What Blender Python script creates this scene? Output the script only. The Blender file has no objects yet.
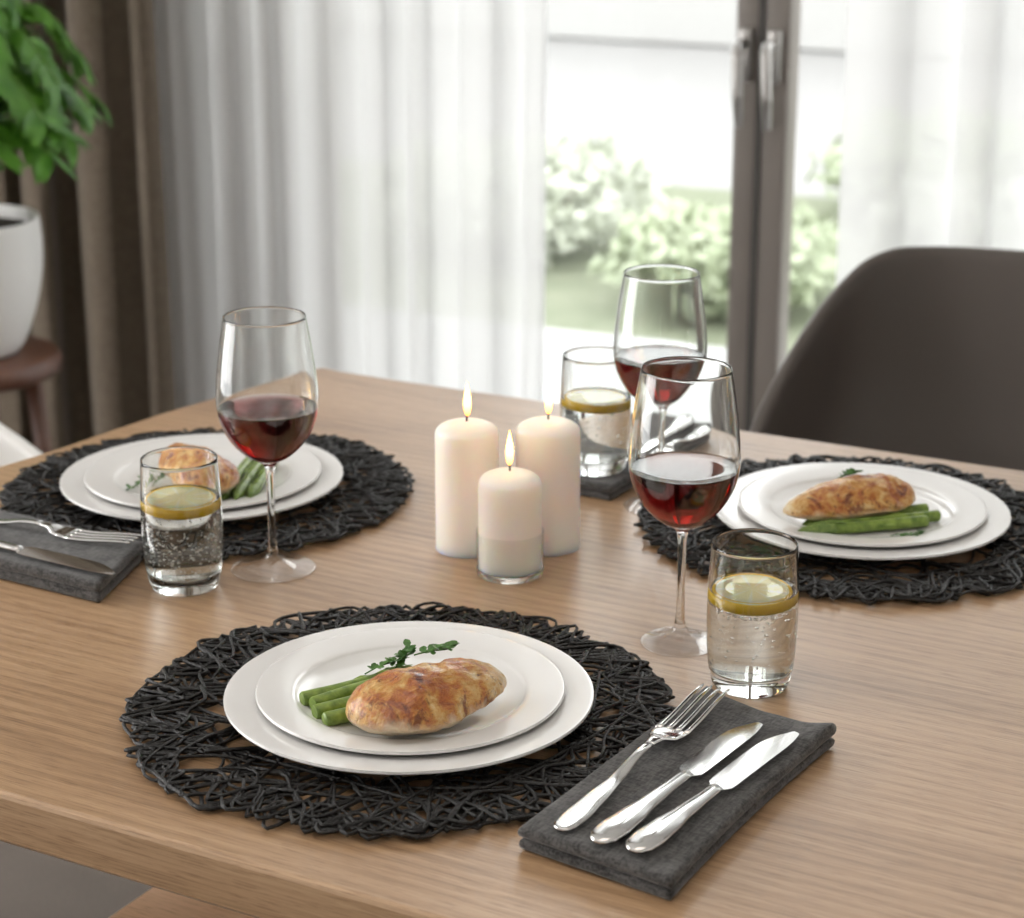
import bpy, math, random
from math import sin, cos, pi, radians as R
from mathutils import Vector, Matrix, noise
random.seed(7)
SC = bpy.context.scene
COL = SC.collection

# ------------------------------------------------------------------ camera, sky, lights, exposure
TZ = 0.75                                                   # height of the table top
cam_data = bpy.data.cameras.new('camera'); cam = bpy.data.objects.new('camera', cam_data); COL.objects.link(cam)
cam.location = (0, 0, TZ + 0.66774); cam.rotation_euler = (R(90 - 17.568), 0, 0)
cam_data.sensor_width = 36; cam_data.lens = 36 * 2104.4 / 1024
cam_data.dof.use_dof = True; cam_data.dof.focus_distance = 1.57; cam_data.dof.aperture_fstop = 7.6
cam_data.clip_end = 200
SC.camera = cam
SC.view_settings.view_transform = 'Standard'; SC.view_settings.look = 'None'
SC.view_settings.gamma = 1; SC.view_settings.use_curve_mapping = False
SC.view_settings.exposure = 0.0
SC.cycles.max_bounces = 16; SC.cycles.transmission_bounces = 16; SC.cycles.transparent_max_bounces = 16
SC.cycles.glossy_bounces = 6; SC.cycles.diffuse_bounces = 5
SC.cycles.sample_clamp_indirect = 6.0; SC.cycles.use_denoising = True
SC.cycles.blur_glossy = 0.6

world = bpy.data.worlds.new('overcast_sky'); SC.world = world; world.use_nodes = True
wn = world.node_tree.nodes; wl = world.node_tree.links
bg = wn['Background']; bg.inputs['Color'].default_value = (0.985, 0.99, 1.0, 1); bg.inputs['Strength'].default_value = 5.1

# room frame: s runs left along the window wall, n runs into the room; origin under the window mullion
RO = Vector((0.42, 3.5, 0)); SX = Vector((-0.906, 0.423, 0)); SN = Vector((-0.423, -0.906, 0))
def rp(s, n, z=0.0): return RO + SX * s + SN * n + Vector((0, 0, z))
ROOM_RZ = math.atan2(SX.y, SX.x)

def area(name, s, n, z, sx, sy, power, aim, color=(1, 1, 1)):
    d = bpy.data.lights.new(name, 'AREA'); d.shape = 'RECTANGLE'; d.size = sx; d.size_y = sy; d.energy = power; d.color = color
    o = bpy.data.objects.new(name, d); COL.objects.link(o); o.location = rp(s, n, z)
    o.rotation_euler = (rp(*aim) - o.location).to_track_quat('-Z', 'Y').to_euler()
    return o
area('ceiling_fill_light', -0.6, 2.2, 2.46, 1.5, 1.0, 7, (-0.6, 2.2, 0), (1.0, 0.93, 0.85))  # added warm fill from overhead, out of view; no fixture is modelled
area('side_fill_light', 2.34, 2.6, 1.45, 1.6, 1.9, 30, (-0.5, 2.4, 0.7), (1.0, 0.97, 0.93))  # added fill from the left, set in an invented, unseen wall opening

# ------------------------------------------------------------------ helpers
class MB:
    """collects vertices and faces for one mesh"""
    def __init__(self): self.v = []; self.f = []
    def add(self, vs, fs):
        o = len(self.v); self.v += [tuple(p) for p in vs]; self.f += [tuple(i + o for i in q) for q in fs]; return self
    def box(self, c, s, rz=0, bev=0.0):
        hx, hy, hz = s[0] / 2, s[1] / 2, s[2] / 2; b = min(bev, hx, hy, hz)
        rings = []
        def ring(z, i):
            return [(x, y, z) for x, y in self._rr(hx - i, hy - i, max(b - i, 0.0001) if b else 0)]
        lv = [(-hz, b), (-hz + b * .3, b * .3), (-hz + b, 0), (hz - b, 0), (hz - b * .3, b * .3), (hz, b)] if b else [(-hz, 0), (hz, 0)]
        for z, i in lv: rings.append(ring(z, i))
        n = len(rings[0]); vs = [p for r in rings for p in r]; fs = []
        for k in range(len(rings) - 1):
            for i in range(n): fs.append((k * n + i, k * n + (i + 1) % n, (k + 1) * n + (i + 1) % n, (k + 1) * n + i))
        fs.append(tuple(range(n - 1, -1, -1))); fs.append(tuple((len(rings) - 1) * n + i for i in range(n)))
        m = Matrix.Translation(c) @ Matrix.Rotation(rz, 4, 'Z')
        return self.add([m @ Vector(p) for p in vs], fs)
    def _rr(self, hx, hy, r):
        if r <= 0: return [(-hx, -hy), (hx, -hy), (hx, hy), (-hx, hy)]
        out = []
        for cx, cy, a0 in ((hx - r, -hy + r, -90), (hx - r, hy - r, 0), (-hx + r, hy - r, 90), (-hx + r, -hy + r, 180)):
            for k in range(4): a = R(a0 + 30 * k); out.append((cx + r * cos(a), cy + r * sin(a)))
        return out
    def lathe(self, prof, seg=64, c=(0, 0, 0)):
        vs = []; fs = []; rows = []; last = None
        for r, z in prof:
            if last and abs(last[0] - r) + abs(last[1] - z) < 1e-7: continue
            last = (r, z)
            if r < 1e-6: rows.append([len(vs)]); vs.append((c[0], c[1], c[2] + z))
            else:
                rows.append(list(range(len(vs), len(vs) + seg)))
                vs += [(c[0] + r * cos(2 * pi * k / seg), c[1] + r * sin(2 * pi * k / seg), c[2] + z) for k in range(seg)]
        for a, b in zip(rows, rows[1:]):
            for k in range(seg):
                k2 = (k + 1) % seg
                if len(a) == 1 and len(b) == 1: continue
                if len(a) == 1: fs.append((a[0], b[k2], b[k]))
                elif len(b) == 1: fs.append((a[k], a[k2], b[0]))
                else: fs.append((a[k], a[k2], b[k2], b[k]))
        return self.add(vs, fs)
    def tube(self, pts, rad, sides=6, cap=True):
        pts = [Vector(p) for p in pts]; n = len(pts); vs = []; fs = []
        up = None
        for i, p in enumerate(pts):
            t = (pts[min(i + 1, n - 1)] - pts[max(i - 1, 0)]).normalized()
            if up is None: up = Vector((0, 0, 1)) if abs(t.z) < .9 else Vector((1, 0, 0))
            a = t.cross(up)
            if a.length < 1e-5: a = t.orthogonal()
            a.normalize(); b = a.cross(t).normalized(); up = b
            r = rad[i] if isinstance(rad, (list, tuple)) else rad
            vs += [p + a * (r * cos(2 * pi * k / sides)) + b * (r * sin(2 * pi * k / sides)) for k in range(sides)]
        for i in range(n - 1):
            for k in range(sides):
                k2 = (k + 1) % sides; fs.append((i * sides + k2, i * sides + k, (i + 1) * sides + k, (i + 1) * sides + k2))
        if cap: fs.append(tuple(range(sides))); fs.append(tuple((n - 1) * sides + k for k in range(sides - 1, -1, -1)))
        return self.add(vs, fs)
    def loft(self, secs, cap=True):
        n = len(secs[0]); vs = [p for s in secs for p in s]; fs = []
        for i in range(len(secs) - 1):
            for k in range(n):
                k2 = (k + 1) % n; fs.append((i * n + k, i * n + k2, (i + 1) * n + k2, (i + 1) * n + k))
        if cap: fs.append(tuple(range(n - 1, -1, -1))); fs.append(tuple((len(secs) - 1) * n + k for k in range(n)))
        return self.add(vs, fs)
    def grid(self, fn, nu, nv):
        vs = [fn(i / nu, j / nv) for j in range(nv + 1) for i in range(nu + 1)]; fs = []
        for j in range(nv):
            for i in range(nu):
                a = j * (nu + 1) + i; fs.append((a, a + 1, a + nu + 2, a + nu + 1))
        return self.add(vs, fs)
    def sphere(self, c, r, seg=8, rings=6):
        prof = [(r * sin(pi * k / rings) if 0 < k < rings else 0, -r * cos(pi * k / rings)) for k in range(rings + 1)]
        return self.lathe(prof, seg, c)
    def build(self, name, mat, parent=None, smooth=True, angle=None):
        me = bpy.data.meshes.new(name); me.from_pydata(self.v, [], self.f); me.update()
        if smooth:
            me.polygons.foreach_set('use_smooth', [True] * len(me.polygons))
            if angle: me.set_sharp_from_angle(angle=R(angle))
        o = bpy.data.objects.new(name, me); COL.objects.link(o)
        if mat: me.materials.append(mat)
        if parent: o.parent = parent
        return o

def tag(o, label=None, cat=None, group=None, kind=None):
    if label: o['label'] = label
    if cat: o['category'] = cat
    if group: o['group'] = group
    if kind: o['kind'] = kind
    return o
def thing(name, label, cat, loc=(0, 0, 0), rz=0, group=None):
    o = bpy.data.objects.new(name, None); COL.objects.link(o); o.empty_display_size = .05
    o.location = loc; o.rotation_euler = (0, 0, rz)
    return tag(o, label, cat, group)
def dup(root, loc, rz, label, group=None):
    r = root.copy(); COL.objects.link(r); r.location = loc; r.rotation_euler = (0, 0, rz); tag(r, label, None, group)
    for ch in list(root.children):
        c = ch.copy(); COL.objects.link(c); c.parent = r
        for g in list(ch.children):
            d = g.copy(); COL.objects.link(d); d.parent = c
    return r
def spline(pts, n):
    """Catmull-Rom through pts (tuples), n samples per span"""
    out = []; m = len(pts)
    for i in range(m - 1):
        p0, p1, p2, p3 = pts[max(i - 1, 0)], pts[i], pts[i + 1], pts[min(i + 2, m - 1)]
        for k in range(n):
            t = k / n
            out.append(tuple(.5 * (2 * b + (c - a) * t + (2 * a - 5 * b + 4 * c - d) * t * t + (3 * b - a - 3 * c + d) * t ** 3) for a, b, c, d in zip(p0, p1, p2, p3)))
    out.append(tuple(pts[-1])); return out
def lerp(a, b, t): return a + (b - a) * t
def interp(xs, ys, x):
    if x <= xs[0]: return ys[0]
    for i in range(len(xs) - 1):
        if x <= xs[i + 1]:
            t = (x - xs[i]) / (xs[i + 1] - xs[i]); t = t * t * (3 - 2 * t); return lerp(ys[i], ys[i + 1], t)
    return ys[-1]

# ------------------------------------------------------------------ materials
def mat(name):
    m = bpy.data.materials.new(name); m.use_nodes = True
    return m, m.node_tree.nodes, m.node_tree.links, m.node_tree.nodes['Principled BSDF']
def node(nt, typ, **kw):
    n = nt.new(typ)
    for k, v in kw.items(): setattr(n, k, v)
    return n
def plain(name, col, rough=.5, metal=0, spec=.5, bump=None, **kw):
    m, n, l, b = mat(name)
    b.inputs['Base Color'].default_value = (*col, 1); b.inputs['Roughness'].default_value = rough
    b.inputs['Metallic'].default_value = metal; b.inputs['Specular IOR Level'].default_value = spec
    for k, v in kw.items(): b.inputs[k.replace('_', ' ')].default_value = v
    if bump:
        tc = n.new('ShaderNodeTexCoord'); t = n.new('ShaderNodeTexNoise'); t.inputs['Scale'].default_value = bump[0]; t.inputs['Detail'].default_value = 4
        bp = n.new('ShaderNodeBump'); bp.inputs['Strength'].default_value = bump[1]; bp.inputs['Distance'].default_value = bump[2]
        l.new(tc.outputs['Object'], t.inputs['Vector']); l.new(t.outputs['Fac'], bp.inputs['Height']); l.new(bp.outputs['Normal'], b.inputs['Normal'])
    return m
def ramp(n, stops):
    r = n.new('ShaderNodeValToRGB'); e = r.color_ramp.elements
    e[0].position, e[0].color = stops[0][0], (*stops[0][1], 1); e[1].position, e[1].color = stops[-1][0], (*stops[-1][1], 1)
    for p, c in stops[1:-1]: x = e.new(p); x.color = (*c, 1)
    return r
def mixc(n, l, fac, a, b, mode='MIX'):
    m = n.new('ShaderNodeMix'); m.data_type = 'RGBA'; m.blend_type = mode
    for sock, v in ((m.inputs['Factor'], fac), (m.inputs[6], a), (m.inputs[7], b)):
        if isinstance(v, (int, float)): sock.default_value = v
        elif isinstance(v, tuple): sock.default_value = (*v, 1)
        else: l.new(v, sock)
    return m.outputs[2]
def noisetex(n, l, vec, scale, detail=4, rough=.5, dist=0, mscale=None):
    if mscale:
        mp = n.new('ShaderNodeMapping'); mp.inputs['Scale'].default_value = mscale; l.new(vec, mp.inputs['Vector']); vec = mp.outputs['Vector']
    t = n.new('ShaderNodeTexNoise'); t.inputs['Scale'].default_value = scale; t.inputs['Detail'].default_value = detail
    t.inputs['Roughness'].default_value = rough; t.inputs['Distortion'].default_value = dist; l.new(vec, t.inputs['Vector']); return t.outputs['Fac']
def bumpn(n, l, b, h, strength, dist):
    bp = n.new('ShaderNodeBump'); bp.inputs['Strength'].default_value = strength; bp.inputs['Distance'].default_value = dist
    l.new(h, bp.inputs['Height']); l.new(bp.outputs['Normal'], b.inputs['Normal'])

def wood(name, light, mid, dark, rough=.38, scale=1.0, coat=.0):
    m, n, l, b = mat(name); tc = n.new('ShaderNodeTexCoord'); v = tc.outputs['Object']
    big = noisetex(n, l, v, 1.9 * scale, 4, .55, 1.6, (.45, 3.4, 3.4))
    # annual rings: wavy bands across the board
    mp = n.new('ShaderNodeMapping'); mp.inputs['Scale'].default_value = (.55, 7, 7); l.new(v, mp.inputs['Vector'])
    w = n.new('ShaderNodeTexWave'); w.wave_type = 'BANDS'; w.bands_direction = 'Y'; w.inputs['Scale'].default_value = 3.2 * scale
    w.inputs['Distortion'].default_value = 7; w.inputs['Detail'].default_value = 3; w.inputs['Detail Scale'].default_value = .7
    l.new(mp.outputs['Vector'], w.inputs['Vector'])
    fine = noisetex(n, l, v, 9 * scale, 6, .65, .3, (.9, 26, 26))
    pores = noisetex(n, l, v, 14 * scale, 3, .6, 0, (2.2, 60, 60))
    fibre = noisetex(n, l, v, 26 * scale, 6, .75, .15, (.35, 30, 30))
    a = mixc(n, l, .17, big, w.outputs['Fac']); a = mixc(n, l, .36, a, fine); a = mixc(n, l, .42, a, fibre)
    r = ramp(n, [(.36, dark), (.48, mid), (.60, light)]); l.new(a, r.inputs['Fac'])
    pr = ramp(n, [(.38, (.55, .46, .38)), (.45, (1, 1, 1))]); l.new(pores, pr.inputs['Fac'])
    c = mixc(n, l, .70, r.outputs['Color'], pr.outputs['Color'], 'MULTIPLY')
    l.new(c, b.inputs['Base Color']); b.inputs['Roughness'].default_value = rough; b.inputs['Specular IOR Level'].default_value = .6
    b.inputs['Coat Weight'].default_value = coat; b.inputs['Coat Roughness'].default_value = .38
    bumpn(n, l, b, pores, .18, .002)
    return m
M = {}
M['oak'] = wood('oak', (.51, .335, .195), (.395, .240, .126), (.190, .100, .045), rough=.34, coat=.45)
M['walnut'] = wood('walnut', (.16, .07, .04), (.11, .045, .026), (.07, .028, .016), rough=.4, scale=3)
M['beech'] = wood('beech', (.74, .46, .27), (.66, .40, .22), (.56, .32, .17), rough=.45)
M['china'] = plain('white_china', (.755, .745, .73), .16, spec=.5, Coat_Weight=.25, Coat_Roughness=.06)
M['steel'] = plain('steel', (.72, .71, .70), .12, metal=1)
M['twine'] = plain('black_paper_twine', (.0085, .0072, .0064), .42, spec=.4, bump=(420, 1.0, .0016))
def cloth(name, c1, c2, sc=1500):
    m, n, l, b = mat(name); tc = n.new('ShaderNodeTexCoord'); v = tc.outputs['Object']
    a = noisetex(n, l, v, sc, 2, .6, 0, (1, .22, 1)); c = noisetex(n, l, v, sc, 2, .6, 0, (.22, 1, 1)); g = noisetex(n, l, v, 60, 3)
    s = mixc(n, l, .5, a, c); s2 = mixc(n, l, .25, s, g)
    r = ramp(n, [(.41, c1), (.59, c2)]); l.new(s2, r.inputs['Fac']); l.new(r.outputs['Color'], b.inputs['Base Color'])
    b.inputs['Roughness'].default_value = .95; b.inputs['Specular IOR Level'].default_value = .15; b.inputs['Sheen Weight'].default_value = .25
    bumpn(n, l, b, s, .45, .0012); return m
M['napkin'] = cloth('charcoal_linen', (.026, .025, .0245), (.108, .103, .100), 560)

def glassmat(name, ior=1.45, col=(1, 1, 1), rough=0.0):
    m, n, l, b = mat(name); n.remove(b); g = n.new('ShaderNodeBsdfGlass'); g.inputs['IOR'].default_value = ior
    g.inputs['Color'].default_value = (*col, 1); g.inputs['Roughness'].default_value = rough
    l.new(g.outputs[0], n['Material Output'].inputs['Surface']); return m
M['glass'] = glassmat('clear_glass', 1.46, (.985, .99, .985))
M['water'] = glassmat('water', 1.33, (.99, .995, .99))
M['bubble'] = glassmat('air_bubble', .75)
M['fizz'] = plain('white_fizz', (.95, .96, .96), .2, spec=1.0)
m, n, l, b = mat('red_wine'); n.remove(b); g = n.new('ShaderNodeBsdfGlass'); g.inputs['IOR'].default_value = 1.34; g.inputs['Color'].default_value = (1, 1, 1, 1)
va = n.new('ShaderNodeVolumeAbsorption'); va.inputs['Color'].default_value = (.66, .055, .035, 1); va.inputs['Density'].default_value = 105
l.new(g.outputs[0], n['Material Output'].inputs['Surface']); l.new(va.outputs[0], n['Material Output'].inputs['Volume']); M['wine'] = m

m, n, l, b = mat('pane_glass'); n.remove(b)                      # thin window pane: fresnel mix of clear and mirror
lw = n.new('ShaderNodeLayerWeight'); pw = n.new('ShaderNodeMath'); pw.operation = 'POWER'; pw.inputs[1].default_value = 5; l.new(lw.outputs['Facing'], pw.inputs[0]); fr = n.new('ShaderNodeMath'); fr.operation = 'MULTIPLY_ADD'; fr.inputs[1].default_value = .6; fr.inputs[2].default_value = .04; l.new(pw.outputs[0], fr.inputs[0]); tr = n.new('ShaderNodeBsdfTransparent'); tr.inputs['Color'].default_value = (.97, .98, .975, 1)
gl = n.new('ShaderNodeBsdfGlossy'); gl.inputs['Roughness'].default_value = .01; mx = n.new('ShaderNodeMixShader')
l.new(fr.outputs[0], mx.inputs[0]); l.new(tr.outputs[0], mx.inputs[1]); l.new(gl.outputs[0], mx.inputs[2]); l.new(mx.outputs[0], n['Material Output'].inputs['Surface']); M['pane'] = m

m, n, l, b = mat('sheer_voile'); n.remove(b)
df = n.new('ShaderNodeBsdfDiffuse'); df.inputs['Color'].default_value = (.70, .70, .70, 1); tl = n.new('ShaderNodeBsdfTranslucent'); tl.inputs['Color'].default_value = (.715, .71, .705, 1)
tr = n.new('ShaderNodeBsdfTransparent'); m1 = n.new('ShaderNodeMixShader'); m1.inputs[0].default_value = .45; m2 = n.new('ShaderNodeMixShader')
lw = n.new('ShaderNodeLayerWeight'); lw.inputs['Blend'].default_value = .35; mr = n.new('ShaderNodeMapRange')
mr.inputs[1].default_value = 0; mr.inputs[2].default_value = 1; mr.inputs[3].default_value = .14; mr.inputs[4].default_value = .02
l.new(lw.outputs['Facing'], mr.inputs[0]); l.new(mr.outputs[0], m2.inputs[0])
l.new(df.outputs[0], m1.inputs[1]); l.new(tl.outputs[0], m1.inputs[2]); l.new(m1.outputs[0], m2.inputs[1]); l.new(tr.outputs[0], m2.inputs[2])
l.new(m2.outputs[0], n['Material Output'].inputs['Surface']); M['sheer'] = m
m, n, l, b = mat('foot_glass'); n.remove(b)                      # thin clear glass lying on the wood
lw = n.new('ShaderNodeLayerWeight'); pw = n.new('ShaderNodeMath'); pw.operation = 'POWER'; pw.inputs[1].default_value = 3; l.new(lw.outputs['Facing'], pw.inputs[0]); fr = n.new('ShaderNodeMath'); fr.operation = 'MULTIPLY_ADD'; fr.inputs[1].default_value = .60; fr.inputs[2].default_value = .06; l.new(pw.outputs[0], fr.inputs[0])
tr = n.new('ShaderNodeBsdfTransparent'); gl = n.new('ShaderNodeBsdfGlossy'); gl.inputs['Roughness'].default_value = .02; mx = n.new('ShaderNodeMixShader')
l.new(fr.outputs[0], mx.inputs[0]); l.new(tr.outputs[0], mx.inputs[1]); l.new(gl.outputs[0], mx.inputs[2]); l.new(mx.outputs[0], n['Material Output'].inputs['Surface']); M['foot'] = m
M['drape'] = cloth('taupe_drape', (.135, .106, .078), (.195, .158, .120), 420)

m, n, l, b = mat('candle_wax'); b.inputs['Base Color'].default_value = (.92, .85, .79, 1); b.inputs['Roughness'].default_value = .38
b.inputs['Subsurface Weight'].default_value = 1; b.inputs['Subsurface Radius'].default_value = (1, .62, .36); b.inputs['Subsurface Scale'].default_value = .034; M['wax'] = m
M['wick'] = plain('wick', (.03, .022, .018), .9)
m, n, l, b = mat('flame'); n.remove(b); em = n.new('ShaderNodeEmission'); tc = n.new('ShaderNodeTexCoord'); sx = n.new('ShaderNodeSeparateXYZ')
l.new(tc.outputs['Generated'], sx.inputs[0]); r = ramp(n, [(0, (.9, .26, .03)), (.25, (1, .50, .085)), (.6, (1, .66, .16)), (1, (1, .56, .09))]); l.new(sx.outputs['Z'], r.inputs['Fac'])
l.new(r.outputs['Color'], em.inputs['Color']); em.inputs['Strength'].default_value = 10; l.new(em.outputs[0], n['Material Output'].inputs['Surface']); M['flame'] = m

def chickenmat():
    m, n, l, b = mat('roast_chicken'); tc = n.new('ShaderNodeTexCoord'); v = tc.outputs['Object']
    sx = n.new('ShaderNodeSeparateXYZ'); l.new(tc.outputs['Generated'], sx.inputs[0])
    big = noisetex(n, l, v, 24, 4, .6, .8); med = noisetex(n, l, v, 75, 6, .7, .5); spots = noisetex(n, l, v, 150, 3, .6); patch = noisetex(n, l, v, 42, 5, .65, .6)
    fib = noisetex(n, l, v, 75, 5, .65, 1.0, (1, 3.5, 1))
    a = mixc(n, l, .5, big, med)
    r = ramp(n, [(.37, (.30, .060, .010)), (.44, (.53, .155, .024)), (.50, (.68, .33, .070)), (.555, (.80, .52, .20)), (.63, (.90, .74, .47))]); l.new(a, r.inputs['Fac'])
    sr = ramp(n, [(.30, (.22, .055, .02)), (.38, (1, 1, 1))]); l.new(spots, sr.inputs['Fac'])
    c = mixc(n, l, .75, r.outputs['Color'], sr.outputs['Color'], 'MULTIPLY')
    cr = ramp(n, [(.56, (1, 1, 1)), (.63, (.28, .09, .04))]); l.new(patch, cr.inputs['Fac'])
    c = mixc(n, l, .85, c, cr.outputs['Color'], 'MULTIPLY')
    zz = n.new('ShaderNodeMath'); zz.operation = 'ADD'; l.new(sx.outputs['Z'], zz.inputs[0])
    z2 = n.new('ShaderNodeMath'); z2.operation = 'MULTIPLY_ADD'; l.new(big, z2.inputs[0]); z2.inputs[1].default_value = 1.1; z2.inputs[2].default_value = -.55; l.new(z2.outputs[0], zz.inputs[1])
    zr = ramp(n, [(.25, (0, 0, 0)), (.44, (1, 1, 1))]); l.new(zz.outputs[0], zr.inputs['Fac'])
    pale = mixc(n, l, fib, (.80, .58, .34), (.88, .74, .54))
    c = mixc(n, l, zr.outputs['Color'], pale, c); l.new(c, b.inputs['Base Color'])
    b.inputs['Roughness'].default_value = .33; b.inputs['Subsurface Weight'].default_value = .12; b.inputs['Subsurface Radius'].default_value = (1, .5, .25); b.inputs['Subsurface Scale'].default_value = .005
    b.inputs['Coat Weight'].default_value = .5; b.inputs['Coat Roughness'].default_value = .16
    h = mixc(n, l, .5, fib, med); bumpn(n, l, b, h, 1.0, .009); return m
M['chicken'] = chickenmat()
def greens(name, c1, c2, sc, rough=.4):
    m, n, l, b = mat(name); tc = n.new('ShaderNodeTexCoord'); a = noisetex(n, l, tc.outputs['Object'], sc, 4, .6, .3)
    r = ramp(n, [(.35, c1), (.65, c2)]); l.new(a, r.inputs['Fac']); l.new(r.outputs['Color'], b.inputs['Base Color']); b.inputs['Roughness'].default_value = rough
    bumpn(n, l, b, a, .25, .001); return m
M['asparagus'] = greens('asparagus_green', (.095, .165, .020), (.25, .35, .060), 90, .33)
M['asparagus_tip'] = greens('asparagus_tip_green', (.11, .20, .04), (.24, .33, .08), 260, .45)
M['herb'] = greens('herb_green', (.035, .11, .018), (.09, .22, .04), 160, .45)
M['leaf'] = greens('plant_leaf_green', (.036, .135, .009), (.105, .28, .026), 12, .38)
M['stem'] = plain('plant_stem', (.10, .22, .03), .5)
m, n, l, b = mat('lemon_flesh'); tc = n.new('ShaderNodeTexCoord'); a = noisetex(n, l, tc.outputs['Object'], 160, 4)
gr = n.new('ShaderNodeTexGradient'); gr.gradient_type = 'RADIAL'; l.new(tc.outputs['Object'], gr.inputs['Vector'])
mu = n.new('ShaderNodeMath'); mu.operation = 'MULTIPLY'; mu.inputs[1].default_value = 9; l.new(gr.outputs['Fac'], mu.inputs[0]); pp = n.new('ShaderNodeMath'); pp.operation = 'PINGPONG'; pp.inputs[1].default_value = .5; l.new(mu.outputs[0], pp.inputs[0])
r = ramp(n, [(.0, (.94, .92, .78)), (.09, (.93, .89, .62)), (.16, (.92, .84, .46))]); l.new(pp.outputs[0], r.inputs['Fac']); c = mixc(n, l, .35, r.outputs['Color'], (.93, .91, .74)); c2 = mixc(n, l, a, c, r.outputs['Color'])
l.new(c2, b.inputs['Base Color']); b.inputs['Roughness'].default_value = .25; b.inputs['Subsurface Weight'].default_value = .4; b.inputs['Subsurface Scale'].default_value = .004; bumpn(n, l, b, a, .4, .0015); M['lemon_flesh'] = m
M['lemon_rind'] = plain('lemon_rind', (.96, .59, .010), .35, bump=(700, .3, .0006))

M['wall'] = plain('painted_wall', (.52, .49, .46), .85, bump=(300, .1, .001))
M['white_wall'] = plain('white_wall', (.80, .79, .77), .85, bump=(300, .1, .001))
M['ceiling'] = plain('ceiling_paint', (.85, .84, .82), .9)
m, n, l, b = mat('greige_carpet'); tc = n.new('ShaderNodeTexCoord'); a = noisetex(n, l, tc.outputs['Object'], 300, 4); g2 = noisetex(n, l, tc.outputs['Object'], 4, 3); s = mixc(n, l, .4, a, g2)
r = ramp(n, [(.35, (.105, .086, .072)), (.65, (.165, .138, .118))]); l.new(s, r.inputs['Fac']); l.new(r.outputs['Color'], b.inputs['Base Color']); b.inputs['Roughness'].default_value = .95; bumpn(n, l, b, a, .5, .004); M['carpet'] = m
M['frame'] = plain('warm_grey_frame', (.175, .153, .135), .42)
M['seal'] = plain('frame_seal', (.05, .045, .04), .7)
M['handle'] = plain('satin_metal', (.36, .345, .33), .36, metal=1)
M['dark_leather'] = plain('dark_leatherette', (.090, .075, .066), .46, spec=.4, bump=(450, .25, .0008))
M['white_shell'] = plain('white_shell', (.78, .77, .75), .35)
M['black_metal'] = plain('black_metal', (.02, .02, .02), .4, metal=.6)
M['pot'] = plain('matt_white_ceramic', (.78, .77, .75), .45)
M['soil'] = plain('soil', (.03, .022, .016), .95, bump=(120, .8, .01))
M['terrace'] = plain('pale_terrace_tile', (.35, .35, .345), .8, bump=(40, .2, .01))
M['paving'] = plain('pale_paving', (.26, .255, .25), .8, bump=(40, .2, .01))
M['lawn'] = greens('lawn_green', (.145, .165, .105), (.19, .205, .14), 5, .9)
M['render'] = plain('pale_render', (.36, .355, .345), .9, bump=(20, .3, .01))
M['stone'] = plain('pale_stone', (.26, .25, .235), .85, bump=(9, .6, .05))
M['bush'] = greens('bush_green', (.32, .37, .24), (.42, .46, .33), 9, .6)
M['bush_pale'] = greens('bush_pale_green', (.44, .47, .38), (.54, .56, .48), 9, .6)
M['bark'] = plain('bark', (.14, .10, .07), .9, bump=(60, .6, .01))
M['dull_pane'] = plain('far_pane', (.13, .14, .145), .15)

# ------------------------------------------------------------------ the room
WT = 0.16
def room_box(mb, s0, s1, n0, n1, z0, z1, bev=0): return mb.box(rp((s0 + s1) / 2, (n0 + n1) / 2, (z0 + z1) / 2), (abs(s1 - s0), abs(n1 - n0), z1 - z0), ROOM_RZ, bev)
def struct(name, mb, m, parent=None, smooth=False, **kw):
    o = mb.build(name, m, parent, smooth, **kw); o['kind'] = 'structure'; return o
S0, S1, N1, ZC = -2.6, 2.4, 4.6, 2.55
OPL, OPR = 0.93, -1.55                                       # the window opening along the wall
struct('floor', room_box(MB(), S0, S1, 0, N1, -.05, 0), M['carpet'])
struct('ceiling', room_box(MB(), S0, S1, -WT, N1, ZC, ZC + .05), M['ceiling'])
mb = MB(); room_box(mb, OPL, S1, -WT, 0, 0, ZC); room_box(mb, S0, OPR, -WT, 0, 0, ZC); room_box(mb, OPR, OPL, -WT, 0, 2.36, ZC); struct('wall_back', mb, M['wall'])
mb = MB(); room_box(mb, S1, S1 + .1, -WT, 1.5, 0, ZC); room_box(mb, S1, S1 + .1, 3.7, N1, 0, ZC); room_box(mb, S1, S1 + .1, 1.5, 3.7, 0, .4); room_box(mb, S1, S1 + .1, 1.5, 3.7, 2.4, ZC); struct('wall_left', mb, M['white_wall'])
struct('wall_right', room_box(MB(), S0 - .1, S0, -WT, N1, 0, ZC), M['white_wall'])
struct('wall_front', room_box(MB(), S0, S1, N1, N1 + .1, 0, ZC), M['white_wall'])
mb = MB(); room_box(mb, S1 - .02, S1 - .002, 0, N1, 0, .09); struct('baseboard_left', mb, M['white_wall'])
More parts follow.
